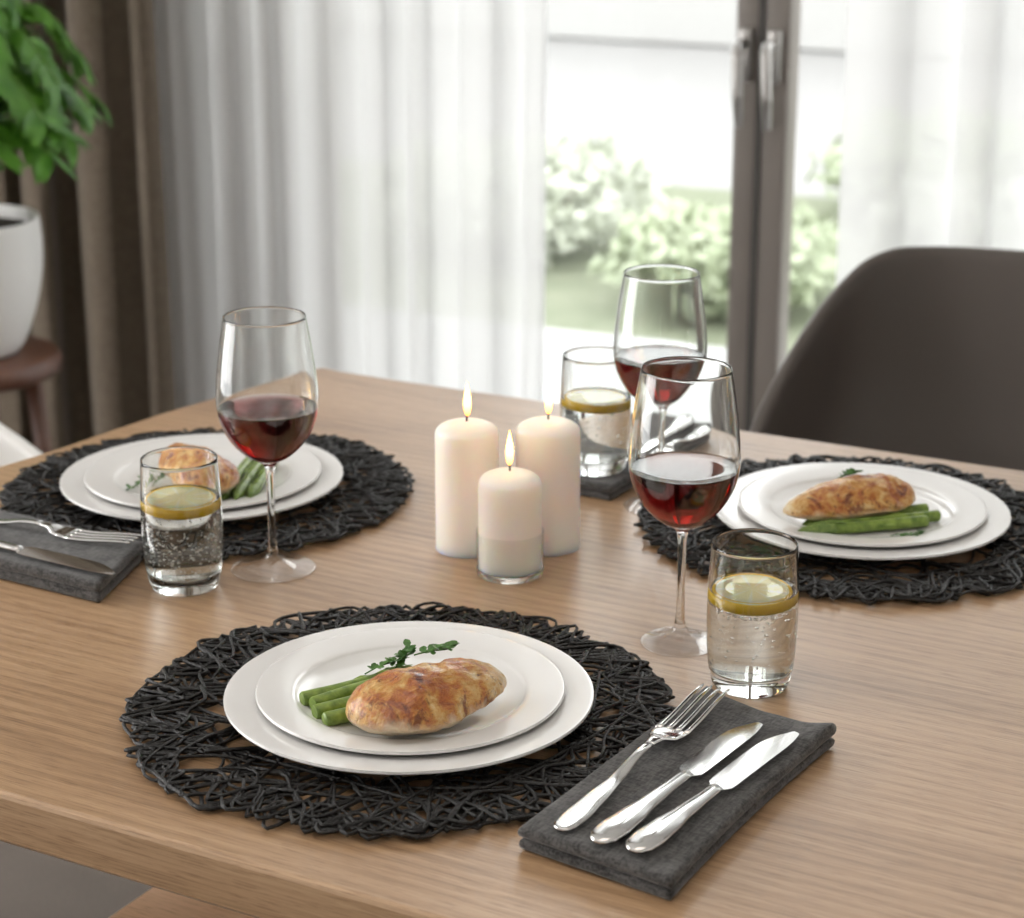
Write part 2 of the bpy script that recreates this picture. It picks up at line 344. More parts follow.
# sliding window doors with a pair of meeting stiles
def leaf(name, sa, sb, n0, st_a, st_b, handle_s, top=2.36):
    """one glazed leaf from sa to sb (sa > sb); st_* = stile widths"""
    f = MB(); room_box(f, sa, sa - st_a, n0 - .03, n0 + .03, .0, top, .006); room_box(f, sb + st_b, sb, n0 - .03, n0 + .03, .0, top, .006)
    room_box(f, sa, sb, n0 - .028, n0 + .028, 0.0, .09, .006); room_box(f, sa, sb, n0 - .028, n0 + .028, top - .09, top, .006)
    o = struct(name, f, M['frame'], smooth=True, angle=35)
    g = MB(); room_box(g, sa - st_a * .8, sb + st_b * .8, n0 - .004, n0 + .002, .08, top - .08); g.build('glass', M['pane'], o, False)
    h = MB(); zc = 1.0
    room_box(h, handle_s - .012, handle_s + .012, n0 + .03, n0 + .042, zc - .045, zc + .045, .005)
    h.tube([rp(handle_s, n0 + .035, zc + .02), rp(handle_s, n0 + .075, zc + .02), rp(handle_s, n0 + .08, zc + .012), rp(handle_s - .004, n0 + .08, zc - .06), rp(handle_s - .008, n0 + .082, zc - .115)], [.009, .009, .0095, .0095, .007], 10)
    h.build('handle', M['handle'], o); return o
leaf('window_1', OPL, 0.027, -.075, .06, .045, .052)
leaf('window_2', .021, OPR, -.070, .046, .06, .000)
mb = MB(); room_box(mb, .030, .018, -.10, -.038, 0, 2.36); struct('trim_1', mb, M['seal'])

# curtains
def curtain(name, s0, s1, n0, amp, folds, label, cat, m, seed, z0=.015, z1=ZC, flare=0.0, nu=220):
    rnd = random.Random(seed); ph = [rnd.uniform(0, 6.28) for _ in range(4)]; g = MB()
    def fn(u, v):
        s = lerp(s0, s1, u); z = lerp(z0, z1, v); x = u * folds * 2 * pi
        w = sin(x + .9 * sin(x * .37 + ph[0]) + .25 * sin(v * 2.5 + ph[2]))
        w2 = .22 * sin(x * 2.1 + ph[1] + .5 * v) + .25 * sin(x * .43 + ph[3])
        a = amp * (1 - .35 * v)
        s += flare * (1 - v) * (u - .5) * 2 + amp * .45 * sin(2 * (x + .9 * sin(x * .37 + ph[0])) + .6)
        return rp(s, n0 + a * (w + w2), z)
    g.grid(fn, nu, 14); o = g.build(name, m); return tag(o, label, cat)
curtain('sheer_curtain', 1.12, .325, .13, .018, 7.5, 'white sheer curtain hanging left of the window frame, behind the candles', 'curtain', M['sheer'], 3, flare=.015)
curtain('sheer_curtain', -.172, -1.75, .13, .024, 10, 'white sheer curtain hanging behind the dark chair, right of the window frame', 'curtain', M['sheer'], 11, flare=.015)
curtain('drape', 1.46, 1.06, .21, .050, 3.3, 'heavy taupe drape behind the potted plant', 'curtain', M['drape'], 5)

# ------------------------------------------------------------------ outside
struct('terrace', room_box(MB(), -6, 7, -1.92, -WT, -.12, -.02), M['terrace'])
struct('lawn', room_box(MB(), -16, 18, -4.6, -1.92, -.3, -.10), M['lawn'])
struct('ground', room_box(MB(), -16, 18, -22, -4.6, -.3, -.11), M['paving'])
def bush(name, label, s, n, rx, rz_, seed, m, cnt=1500, group=None):
    rnd = random.Random(seed); t = thing(name, label, 'bush', rp(s, n, -.10), 0, group); g = MB(); st = MB()
    for k in range(5):
        a = rnd.uniform(0, 6.28); st.tube([(0, 0, 0), (rx * .3 * cos(a), rx * .3 * sin(a), rz_ * .6), (rx * .6 * cos(a), rx * .6 * sin(a), rz_ * 1.3)], [.02, .014, .006], 5)
    for k in range(cnt):
        d = Vector((rnd.gauss(0, 1), rnd.gauss(0, 1), rnd.gauss(0, 1))).normalized() * (rnd.random() ** .4)
        bump_ = 1 + .25 * sin(d.x * 5 + seed) * cos(d.y * 4 + seed)
        c = Vector((d.x * rx * bump_, d.y * rx * bump_, rz_ + d.z * rz_ * bump_)); c.z = max(c.z, .03)
        a = Vector((rnd.gauss(0, 1), rnd.gauss(0, 1), rnd.gauss(0, 1))).normalized(); b_ = a.orthogonal().normalized(); L = rnd.uniform(.03, .05); W = L * .45
        g.add([c - a * L, c + b_ * W, c + a * L, c - b_ * W], [(0, 1, 2, 3)])
    g.build('foliage', m, t, False); st.build('stem', M['bark'], t); return t
BU = [(.98, -2.7, .38, .15, 'bush', 'low green bush outside, seen just right of the left sheer curtain'),
      (.30, -3.4, .38, .17, 'bush_pale', 'low pale bush outside, straight behind the back wine glass'),
      (-.36, -2.7, .38, .16, 'bush', 'low green bush outside, nearest the left side of the window frame'),
      (-1.10, -3.4, .40, .17, 'bush', 'low green bush outside, in the gap between window frame and right sheer curtain'),
      (1.9, -3.2, .5, .2, 'bush_pale', 'low pale bush outside behind the left sheer curtain'),
      (-2.3, -3.2, .5, .2, 'bush', 'low green bush outside behind the right sheer curtain'),
      (.75, -4.4, .45, .19, 'bush', 'green bush at the back edge of the lawn outside, left of its pale boulder'),
      (-1.55, -4.3, .48, .19, 'bush_pale', 'pale bush at the back edge of the lawn, right of the frame')]
for i, (s, n_, rx, rz_, mk, lb) in enumerate(BU): bush('bush', lb, s, n_, rx, rz_, 20 + i, M[mk])
def boulder(s, n_, r, seed, label):
    g = MB(); off = Vector((seed * 3.1, seed, 0)); seg, rg = 20, 12
    def fn(u, v):
        a = u * 2 * pi; b_ = v * pi; d = Vector((sin(b_) * cos(a), sin(b_) * sin(a), -cos(b_)))
        k = 1 + .35 * noise.noise(d * 1.6 + off) + .12 * noise.noise(d * 4 + off); return Vector((d.x * r * 1.3 * k, d.y * r * k, r * .5 + d.z * r * .72 * k))
    g.grid(fn, seg, rg); o = g.build('boulder', M['stone']); o.location = rp(s, n_, -.12); tag(o, label, 'rock')
boulder(-.15, -5.2, .22, 2, 'pale boulder on the lawn outside, left of the window frame')
boulder(.95, -6.0, .22, 5, 'pale boulder on the lawn outside, beside the left sheer curtain')
# house across the garden
t = thing('neighbour_house', 'pale rendered house across the garden, seen through the window', 'house', rp(0, -9.5, -.10), ROOM_RZ)
mb = MB(); mb.box((0, .0, 1.9), (13, .4, 3.8), 0, .02); mb.build('wall', M['render'], t, False)
mb = MB(); mb.box((0, -.32, .22), (13, .25, .44), 0, .02); mb.build('plinth', M['stone'], t, False)
for wx in (-4.4, -2.0, .35, 2.2, 4.6):
    f = MB(); f.box((wx, -.22, 1.35), (1.1, .08, 1.7), 0, .01); fo = f.build('window', M['white_shell'], t, False)
    g = MB()
    for dx in (-.26, .26): g.box((wx + dx, -.263, 1.35), (.44, .02, 1.5))
    g.build('pane', M['dull_pane'], fo, False)

# ------------------------------------------------------------------ dining table
TA = R(-29.2)                                                # direction of the long side
tab = thing('dining_table', 'long oak dining table laid for dinner', 'table', (-.25, 1.9, 0), TA)
Minv = (Matrix.Translation((-.25, 1.9, 0)) @ Matrix.Rotation(TA, 4, 'Z')).inverted()
outline = [(-.873, 1.652), (-.3585, 1.3342), (-.0965, 1.1899), (.75, .722), (1.42, 1.50), (.90, 1.855), (.5295, 2.0713), (.2561, 2.2146), (.05, 2.326), (-.1336, 2.4212), (-.2043, 2.462), (-.228, 2.480), (-.244, 2.474), (-.3975, 2.2811), (-.4961, 2.1337)]
base = [Minv @ Vector((x, y, 0)) for x, y in outline]
cen = sum((p for p in base), Vector()) / len(base)
def ring(off, z):
    out = []; n_ = len(base)
    for i, p in enumerate(base):
        e1 = (p - base[i - 1]).normalized(); e2 = (base[(i + 1) % n_] - p).normalized(); nn = Vector((e1.y + e2.y, -e1.x - e2.x, 0)).normalized()
        out.append((p.x - nn.x * off, p.y - nn.y * off, z))
    return out
mb = MB(); mb.loft([ring(.004, TZ - .041), ring(0, TZ - .037), ring(0, TZ - .004), ring(.0012, TZ - .0012), ring(.004, TZ)])
mb.build('tabletop', M['oak'], tab, False)
for x, y in ((-.573, 1.652), (-.30, 2.26), (.74, .88), (1.22, 1.48)):
    q = Minv @ Vector((x, y, 0)); q += (cen - q).normalized() * .05
    mb = MB(); mb.loft([[(q.x + sx * h, q.y + sy * h, z) for sx, sy in ((-1, -1), (1, -1), (1, 1), (-1, 1))] for h, z in ((.022, 0), (.036, TZ - .041))]); mb.build('leg', M['oak'], tab, False)

# wooden bench pushed in under the near side
bd = Vector((cos(TA), sin(TA), 0)); bn = Vector((-sin(TA), cos(TA), 0)); be = Vector((-.367, 1.685, 0))
t = thing('bench', 'light wooden bench pushed under the near side of the table', 'bench', be + bd * .65 - bn * .10, TA)
mb = MB(); mb.box((0, 0, .4325), (1.30, .34, .035), 0, .004); mb.build('seat', M['beech'], t, True, 40)
for x in (-.5, .5):
    for y in (-.12, .12):
        mb = MB(); mb.loft([[(x + sx * h, y + sy * h, z) for sx, sy in ((-1, -1), (1, -1), (1, 1), (-1, 1))] for h, z in ((.014, 0), (.02, .416))]); mb.build('leg', M['beech'], t, False)

# ------------------------------------------------------------------ tub chairs
def tub_chair(label, loc, face, m, slope=.84, hb=.842):
    """face = direction the sitter looks (world); local -Y is forward"""
    rz = math.atan2(face[1], face[0]) + pi / 2
    t = thing('armchair', label, 'chair', loc, rz)
    plan = spline([(-.31, -.24), (-.318, -.10), (-.315, .03), (-.285, .14), (-.20, .205), (-.10, .226), (0, .232), (.10, .226), (.20, .205), (.285, .14), (.315, .03), (.318, -.10), (.31, -.24)], 5)
    N = len(plan) - 1
    def top(k):
        x, y = plan[k]
        d = 0
        # arc distance from the back centre
        c = N // 2; lo, hi = sorted((c, k))
        for i in range(lo, hi): d += math.hypot(plan[i + 1][0] - plan[i][0], plan[i + 1][1] - plan[i][1])
        return interp([0, .25, .285], [hb, hb - .002, hb - .012], d) if d < .285 else max(.60, hb - .012 - (d - .285) * slope)
    g = MB()
    def fn(u, v):
        k = round(u * N); x, y = plan[k]; z0 = .40; z = lerp(z0, top(k), v)
        shrink = lerp(.70, 1.0, min(1, (v / .55)) ** .6)
        back = .05 * max(0, y / .23) * max(0, z - .55) / .3
        if y > -.2 and v < .01: pass
        return Vector((x * shrink, y * shrink + back, z))
    g.grid(fn, N, 10)
    o = g.build('shell', m, t); sm = o.modifiers.new('thickness', 'SOLIDIFY'); sm.thickness = .022; sm.offset = 0
    sb = o.modifiers.new('smooth', 'SUBSURF'); sb.levels = 1; sb.render_levels = 2
    prof = [(0, .39), (.18, .39), (.215, .40), (.225, .425), (.215, .45), (.18, .462), (0, .465)]
    g = MB(); g.lathe([(r_, z) for r_, z in prof], 40); so = g.build('seat', m, t); so.scale = (1.0, .86, 1); so.location = (0, -.03, 0)
    for a in (45, 135, 225, 315):
        g = MB(); ca, sa = cos(R(a)), sin(R(a)); g.tube([(.10 * ca, .10 * sa, .395), (.17 * ca, .17 * sa, 0)], [.015, .010], 12); g.build('leg', M['black_metal'], t)
    return t
tub_chair('dark brown leatherette tub chair behind the right-hand plate', (.612, 2.46, 0), (-.503, -.864), M['dark_leather'])
tub_chair('white shell chair at the short end of the table', (-.80, 2.24, 0), (.79, -.61), M['white_shell'], .42, .738)

# ------------------------------------------------------------------ plant on its stool
sp = Vector((-.915, 3.45, 0))
t = thing('round_stool', 'reddish brown wooden stool holding the potted plant', 'stool', sp, .3)
mb = MB(); mb.lathe([(0, .475), (.135, .475), (.148, .484), (.150, .498), (.145, .510), (.138, .515), (0, .515)], 48); mb.build('seat', M['walnut'], t)
for a in (10, 100, 190, 280):
    ca, sa = cos(R(a)), sin(R(a)); mb = MB(); mb.tube([(.10 * ca, .10 * sa, .478), (.135 * ca, .135 * sa, 0)], [.016, .011], 12); mb.build('leg', M['walnut'], t)
t = thing('potted_plant', 'leafy green plant in a matt white pot on the stool', 'plant', sp + Vector((0, 0, .5155)), 0)
mb = MB(); mb.lathe(spline([(0, 0), (.06, 0), (.085, .008), (.112, .07), (.126, .13), (.130, .175), (.128, .225), (.124, .229), (.118, .225), (.118, .206)], 4) + [(0, .206)], 56); mb.build('pot', M['pot'], t)
mb = MB(); mb.lathe([(.117, .209), (.06, .217), (0, .22)], 32); mb.build('soil', M['soil'], t)
rnd = random.Random(4)
fronds = [(-25, .20, .40), (5, .20, .44), (-60, .24, .42), (-40, .22, .32), (-38, .22, .23), (-18, .20, .26), (-58, .20, .24), (-30, .15, .40), (-8, .13, .48), (15, .22, .32), (-12, .22, .32), (-85, .24, .36), (40, .22, .42), (80, .22, .5), (125, .3, .45), (170, .28, .5), (215, .3, .42), (250, .28, .48), (-15, .12, .58), (110, .12, .6), (-50, .15, .52), (-32, .22, .30), (-70, .20, .26), (0, .16, .36), (-48, .10, .42)]
for a, reach, hgt in fronds:
    d = Vector((cos(R(a)), sin(R(a)), 0)); sd = Vector((-d.y, d.x, 0))
    pts = [Vector(p) for p in spline([tuple(d * .02 + Vector((0, 0, .215))), tuple(d * reach * .35 + Vector((0, 0, .215 + hgt * .66))), tuple(d * reach * .72 + Vector((0, 0, .215 + hgt * .82))), tuple(d * reach * 1.08 + Vector((0, 0, .215 + hgt * .62)))], 8)]
    g = MB(); g.tube(pts, [lerp(.005, .0018, i / (len(pts) - 1)) for i in range(len(pts))], 6); fo = g.build('frond', M['stem'], t)
    lf = MB()
    for i in range(5, len(pts)):
        for sgn in (-1, 1):
            tan = (pts[min(i + 1, len(pts) - 1)] - pts[i - 1]).normalized()
            ax = (sd * sgn * .85 + tan * .65 + Vector((0, 0, rnd.uniform(-.35, .15)))).normalized(); L = rnd.uniform(.048, .070) * (1 - .25 * i / len(pts)); W = L * .23
            nz = ax.cross(tan).normalized() * sgn
            if nz.z < 0: nz = -nz
            wv = nz.cross(ax).normalized(); p0 = pts[i]
            rows = []
            for k, (q, w) in enumerate(((0, .08), (.2, .75), (.45, 1), (.75, .7), (1, .04))):
                c = p0 + ax * (L * q) - Vector((0, 0, 1)) * (L * .35 * q * q); rows.append([c - wv * W * w, c + nz * (-W * .25 * w), c + wv * W * w])
            vs = [p for r_ in rows for p in r_]; fs = []
            for k in range(4):
                for j in range(2): fs.append((k * 3 + j, k * 3 + j + 1, k * 3 + j + 4, k * 3 + j + 3))
            lf.add(vs, fs)
    lf.build('leaves', M['leaf'], fo)

# ------------------------------------------------------------------ placemats
def mat_mesh(seed, RR):
    rnd = random.Random(seed); g = MB()
    def strand(pts, r):
        pp = [(x, y, max(z, r)) for x, y, z in spline(pts, 4)]; g.tube(pp, r, 5, True)
    def rz(): return rnd.uniform(.0018, .0052)
    def P(a, r_): return (r_ * cos(a), r_ * sin(a), rz() * (1.55 if r_ > .148 else 1))
    for k in range(5):                                       # looped strands that make the lacy rim
        a = rnd.uniform(0, 6.28); pts = []; end = a + 2 * pi; hi = True
        while a < end:
            pts.append(P(a, RR * (rnd.uniform(.94, 1.0) if hi else rnd.uniform(.78, .91)))); hi = not hi; a += rnd.uniform(.045, .13)
        strand(pts, rnd.uniform(.0013, .0018))
    for k in range(15):                                      # wandering strands through the ring
        a = rnd.uniform(0, 6.28); pts = []; end = a + 2 * pi * 1.05; r_ = rnd.uniform(.6, .95)
        while a < end:
            r_ = rnd.uniform(.56, .97) if rnd.random() < .5 else min(.97, max(.56, r_ + rnd.uniform(-.2, .2))); pts.append(P(a, RR * r_)); a += rnd.uniform(.09, .20)
        strand(pts, rnd.uniform(.0012, .0017))
    for k in range(30):                                      # long chords
        a = rnd.uniform(0, 6.28); da = rnd.uniform(.6, 1.5) * rnd.choice((-1, 1)); r0, r1 = rnd.uniform(.8, .97), rnd.uniform(.7, .96)
        p0, p1 = P(a, RR * r0), P(a + da, RR * r1); mid = tuple((u + v) / 2 * rnd.uniform(.97, 1.06) for u, v in zip(p0, p1)); mid = (mid[0], mid[1], rz())
        strand([p0, mid, p1], rnd.uniform(.0011, .0016))
    for k in range(4):
        a = rnd.uniform(0, 6.28); pts = []
        for q in range(60): pts.append(P(a, RR * rnd.uniform(.08, .55))); a += rnd.uniform(.5, 1.3)
        strand(pts, .0014)
    return g
MATS = [((-.085, 1.468), .211, 'black woven twine placemat under the nearest plate, beside the forks and knives on a napkin'),
        ((.325, 1.892), .209, 'black woven twine placemat under the right-hand plate, in front of the dark chair'),
        ((-.304, 1.997), .207, 'black woven twine placemat under the left plate, behind the wine glass')]
for i, ((x, y), r_, lb) in enumerate(MATS):
    o = mat_mesh(40 + i, r_).build('placemat', M['twine']); o.location = (x, y, TZ + .0002); tag(o, lb, 'placemat', 'round woven placemats')

# ------------------------------------------------------------------ plates
def plate_profile(Rr, foot, well, rimz, th=.003):
    lo = [(0, .0015), (foot - .004, .0015), (foot - .002, 0), (foot + .001, 0), (foot + .004, .002), (well, .0035), (well + .008, rimz * .45), (Rr - .004, rimz - th + .0003)]
    edge = [(Rr - .0008, rimz - th + .0006), (Rr, rimz - .0016), (Rr - .0006, rimz - .0003), (Rr - .003, rimz)]
    hi = [(well + .011, rimz * .45 + th + .0012), (well + .005, rimz * .40 + th - .0004), (well - .004, .0052), (well - .012, .0043), (well - .030, .0040), (well * .3, .0040), (0, .004)]
    return spline(lo + edge + hi, 4)
PL = [((-.0777, 1.4670), 'nearest'), ((.332, 1.8965), 'right'), ((-.3087, 1.9970), 'left')]
LB = {'nearest': ('large white charger plate on the nearest placemat, under a smaller plate', 'smaller white plate with chicken, stacked on the nearest charger'),
      'right': ('large white charger plate in front of the dark chair, under a smaller plate', 'smaller white plate with chicken, in front of the dark chair'),
      'left': ('large white charger plate behind the bubbly water tumbler, under a smaller plate', 'smaller white plate with chicken, behind the bubbly water tumbler')}
pz = TZ + .0066
ch_me = None
for (x, y), k in PL:
    if ch_me is None:
        o = MB().lathe(plate_profile(.140, .088, .100, .0128), 96).build('charger_plate', M['china']); ch_me = o.data
        q = MB().lathe(plate_profile(.117, .066, .080, .0122), 96).build('dinner_plate', M['china']); dp_me = q.data
    else:
        o = bpy.data.objects.new('charger_plate', ch_me); COL.objects.link(o); q = bpy.data.objects.new('dinner_plate', dp_me); COL.objects.link(q)
    o.location = (x, y, pz); q.location = (x + .001, y + .001, pz + .0043)
    tag(o, LB[k][0], 'plate', 'charger plates'); tag(q, LB[k][1], 'plate', 'dinner plates')
FZ = pz + .0043 + .0042                                      # top of the plates' wells

# ------------------------------------------------------------------ food
def chicken(label, c, ang, L, W, H, seed, flip=1):
    g = MB(); off = Vector((seed * 7.3, seed * 1.7, 0))
    def fn(u, v):
        a = u * 2 * pi; b_ = v * pi
        t_ = -cos(b_)                                        # -1 thick end ... 1 thin end
        w = (1 - abs(t_) ** 2.6) ** .5 if abs(t_) < 1 else 0
        taper = lerp(1.10, .74, (t_ + 1) / 2)
        y = cos(a) * w * taper; z = sin(a) * w * lerp(1.05, .72, (t_ + 1) / 2)
        y += .12 * (t_ ** 2 - .4) * w
        d = Vector((t_ * 1.6, y, z))
        k = .10 * noise.noise(d * 1.5 + off) + .055 * noise.noise(d * 3.4 + off) + .03 * noise.noise(d * 8 + off)
        y *= 1 + k; z *= 1 + k * 1.4
        if z > 0: z += .10 * w * math.exp(-((y - .15) ** 2) * 6)
        zz = z * H * .60 if z > 0 else -(abs(z) ** 1.5) * H * .40
        return Vector((t_ * L / 2 * (1 + .05 * noise.noise(d + off)) * flip, y * W / 2 * flip, H * .38 + max(zz, -H * .365)))
    g.grid(fn, 110, 70); o = g.build('chicken_breast', M['chicken']); o.location = (c[0], c[1], FZ + .0002); o.rotation_euler = (0, 0, ang)
    tag(o, label, 'chicken', 'roast chicken breasts'); return o
chicken('golden roast chicken breast on the nearest plate', (-.0605, 1.4190), R(36), .132, .077, .046, 1)
chicken('golden roast chicken breast on the plate before the dark chair', (.3155, 1.872), R(23 + 180), .138, .066, .041, 2)
chicken('golden roast chicken breast on the plate behind the bubbly tumbler', (-.311, 1.962), R(122), .125, .068, .044, 3)

def asparagus(label, p0, p1, z0, z1, r_, seed, group):
    """cut end at p0, spear tip at p1"""
    rnd = random.Random(seed); v = Vector((p1[0] - p0[0], p1[1] - p0[1], z1 - z0)); L = v.length
    t = thing('asparagus_spear', label, 'asparagus', (p0[0], p0[1], FZ + z0), math.atan2(v.y, v.x), group)
    bend = rnd.uniform(-.004, .004); sl = (z1 - z0) / L
    def P(q): return Vector((q * L, bend * sin(q * pi), r_ + .0004 + q * L * sl))
    qs = [0, .01] + [.05 + .67 * k / 12 for k in range(13)]
    g = MB(); g.tube([P(q) for q in qs], [r_ * .88] + [r_ * lerp(1, .86, q) for q in qs[1:]], 12)
    for q in (.25, .45, .62):                                # small scale leaves along the stalk
        a = rnd.uniform(0, 6.28); c = P(q) + Vector((0, cos(a), max(sin(a), .1))).normalized() * r_ * .95
        g.add([c, c + Vector((.009, .0022, .0006)), c + Vector((.016, 0, 0)), c + Vector((.009, -.0022, .0006)), c + Vector((.008, 0, .0016))], [(0, 1, 4), (1, 2, 4), (2, 3, 4), (3, 0, 4)])
    g.build('stalk', M['asparagus'], t, True, 50)
    g = MB(); qs = [.71, .76, .82, .88, .93, .97, 1.0]; g.tube([P(q) for q in qs], [r_ * k for k in (.84, 1.0, 1.05, .95, .70, .42, .08)], 12)
    for k in range(22):
        q = .73 + .25 * k / 22; a = k * 2.4; rr = r_ * interp([.7, .8, .9, 1], [.9, 1.05, .85, .15], q); c = P(q) + Vector((0, cos(a) * rr, sin(a) * rr)); o_ = Vector((0, cos(a), sin(a)))
        s_ = Vector((0, -sin(a), cos(a))); g.add([c - Vector((.003, 0, 0)), c + s_ * .0022 + o_ * .0004, c + Vector((.006, 0, 0)) + o_ * .0003, c - s_ * .0022 + o_ * .0004, c + o_ * .0013 + Vector((.001, 0, 0))], [(0, 1, 4), (1, 2, 4), (2, 3, 4), (3, 0, 4)])
    g.build('tip', M['asparagus_tip'], t); return t
gA = 'asparagus on the nearest plate'
ad = Vector((cos(R(35.5)), sin(R(35.5))))
for (x, y), L, sd, lb in (((-.1570, 1.4450), .098, 1, 'green asparagus spear on the nearest plate, rearmost of its bundle'), ((-.1480, 1.4355), .105, 2, 'green asparagus spear on the nearest plate, second from the back of its bundle'),
                      ((-.1455, 1.4215), .11, 3, 'green asparagus spear on the nearest plate, second from the front of its bundle'), ((-.1370, 1.4080), .075, 4, 'green asparagus spear on the nearest plate, its cut end nearest the viewer')):
    asparagus(lb, (x, y), (x + ad.x * L, y + ad.y * L), .0006, .0012, .0058, sd, gA)
gB = 'asparagus before the dark chair'
for p0, p1, sd, lb in (((.400, 1.8655), (.269, 1.8300), 5, 'middle asparagus spear on the right plate, its cut end reaching farthest out'), ((.386, 1.8505), (.262, 1.8215), 6, 'green asparagus spear lying nearest the viewer on the right plate'),
                   ((.3925, 1.8850), (.270, 1.8430), 7, 'green asparagus spear tucked against the chicken on the right plate')):
    asparagus(lb, p0, p1, .0004, .0006, .0056, sd, gB)
gC = 'asparagus on the left plate'
for p0, p1, sd, lb in (((-.2655, 2.040), (-.2775, 1.915), 8, 'green asparagus spear touching the chicken on the left plate'), ((-.2535, 2.040), (-.2660, 1.912), 9, 'middle green asparagus spear of three on the left plate'),
                   ((-.2420, 2.030), (-.2530, 1.918), 10, 'outermost green asparagus spear of three on the left plate, towards the wine glass')):
    asparagus(lb, p0, p1, .0004, .0006, .0054, sd, gC)
def herb(label, loc, ang, L, seed, rise=.5, cnt=5, sz=.0052):
    rnd = random.Random(seed); t = thing('herb_sprig', label, 'herb', loc, ang, 'herb garnishes')
    pts = spline([(0, 0, .001), (L * .4, L * .06, .001 + rise * L * .35), (L * .75, -L * .04, .001 + rise * L * .75), (L, L * .05, .001 + rise * L)], 5)
    g = MB(); g.tube(pts, .0006, 5); g.build('stem', M['herb'], t); g = MB()
    for i in range(cnt * 2 + 3):
        q = pts[min(len(pts) - 1, 3 + i * (len(pts) - 4) // (cnt * 2 + 2))]; a = rnd.uniform(0, 6.28)
        ax = Vector((cos(a) * .8 + .3, sin(a), rnd.uniform(-.1, .6))).normalized(); wv = ax.cross(Vector((rnd.uniform(-.4, .4), rnd.uniform(-.4, .4), 1))).normalized(); up = wv.cross(ax).normalized(); s_ = sz * rnd.uniform(.7, 1.2); c = Vector(q)
        def Q(u, w, h=0):
            p_ = c + ax * (s_ * u) + wv * (s_ * w) + up * (s_ * h); p_.z = max(p_.z, .0006); return p_
        g.add([Q(0, 0), Q(.35, .42, .08), Q(.8, .45, .1), Q(1.15, .22, .02), Q(1.3, 0, 0), Q(1.15, -.22, .02), Q(.8, -.45, .1), Q(.35, -.42, .08), Q(.7, 0, -.05)], [(8, k, k + 1) for k in range(7)] + [(8, 7, 0)])
    g.build('leaves', M['herb'], t); return t
herb('green herb sprig lying over the asparagus on the nearest plate', (-.112, 1.478, FZ + .012), R(35), .036, 1, .18, 10, .0058)
herb('small upright herb sprig behind the chicken on the nearest plate', (-.090, 1.485, FZ + .012), R(50), .018, 2, .75, 8, .0058)
herb('small green leaf sprig peeking over the middle of the nearest chicken', (-.074, 1.470, FZ + .031), R(14), .030, 3, .12, 7, .0066)
herb('green herb sprig on top of the chicken before the dark chair', (.306, 1.880, FZ + .0375), R(15), .022, 4, .22, 9, .0052)
herb('loose green herb leaves in front of the asparagus on the right plate', (.346, 1.8135, FZ + .0040), R(8), .030, 5, .05, 5, .0052)
herb('loose green herb leaves at the rim side of the left plate', (-.380, 1.948, FZ + .0010), R(40), .026, 6, .25, 8, .0056)
herb('green herb sprig beside the left chicken, seen through the tumbler', (-.362, 1.960, FZ + .0010), R(35), .040, 7, .35, 10, .0058)

# ------------------------------------------------------------------ wine glasses
def wine_glass(label, x, y, foot_r, seed):
    t = thing('wine_glass', label, 'wine glass', (x, y, TZ + .0002), seed, 'glasses of red wine')
    outer = spline([(.0036, .086), (.0040, .093), (.0056, .0985), (.0105, .1025), (.0205, .1085), (.0320, .1200), (.0405, .1350), (.0446, .1515), (.0449, .1650), (.0432, .1850), (.0402, .2080), (.0361, .2330)], 6)
    inner = spline([(.0354, .2340), (.0391, .2080), (.0421, .1850), (.0438, .1650), (.0435, .1520), (.0395, .1360), (.0312, .1215), (.0200, .1105), (.0095, .1063), (0, .1058)], 6)
    g = MB(); g.lathe(outer + [(.0361, .2342), (.0358, .2345)] + inner, 72); g.build('bowl', M['glass'], t)
    k = foot_r / .033
    stem = spline([(.0036, .086), (.0033, .060), (.0034, .035), (.0040, .022), (.0055, .0145)], 6)
    g = MB(); g.lathe(stem[::-1], 40); g.build('stem', M['glass'], t)
    foot = [(0, .0002), (.012 * k, .0004)] + [(.030 * k, 0), (.0325 * k, .0002), (.0330 * k, .0010), (.0322 * k, .0018)] + spline([(.0322 * k, .0018), (.022 * k, .0038), (.012 * k, .0075), (.0075, .0112), (.0055, .0145)], 6)
    g = MB(); g.lathe(foot, 72); g.build('foot', M['foot'], t)
    lev = .1520
    prof = [(r_ + .00035, z - .0001) for r_, z in inner if z < lev - .0005][::-1]
    prof[0] = (0, prof[0][1])
    prof = prof + [(.0440, lev)] + [(.0425, lev - .0006), (.030, lev - .0007), (0, lev - .0007)]
    g = MB(); g.lathe(prof, 72); w = g.build('wine', M['wine'], t, True, 50); w['label'] = 'red wine'
    return t
wine_glass('glass of red wine between the nearest placemat and the lemon water tumbler', .1380, 1.607, .0325, .2)
wine_glass('glass of red wine in front of the left plate', -.2152, 1.7802, .0385, .9)
wine_glass('glass of red wine farthest back, beside the napkin behind the candles', .1420, 1.955, .0330, 1.7)

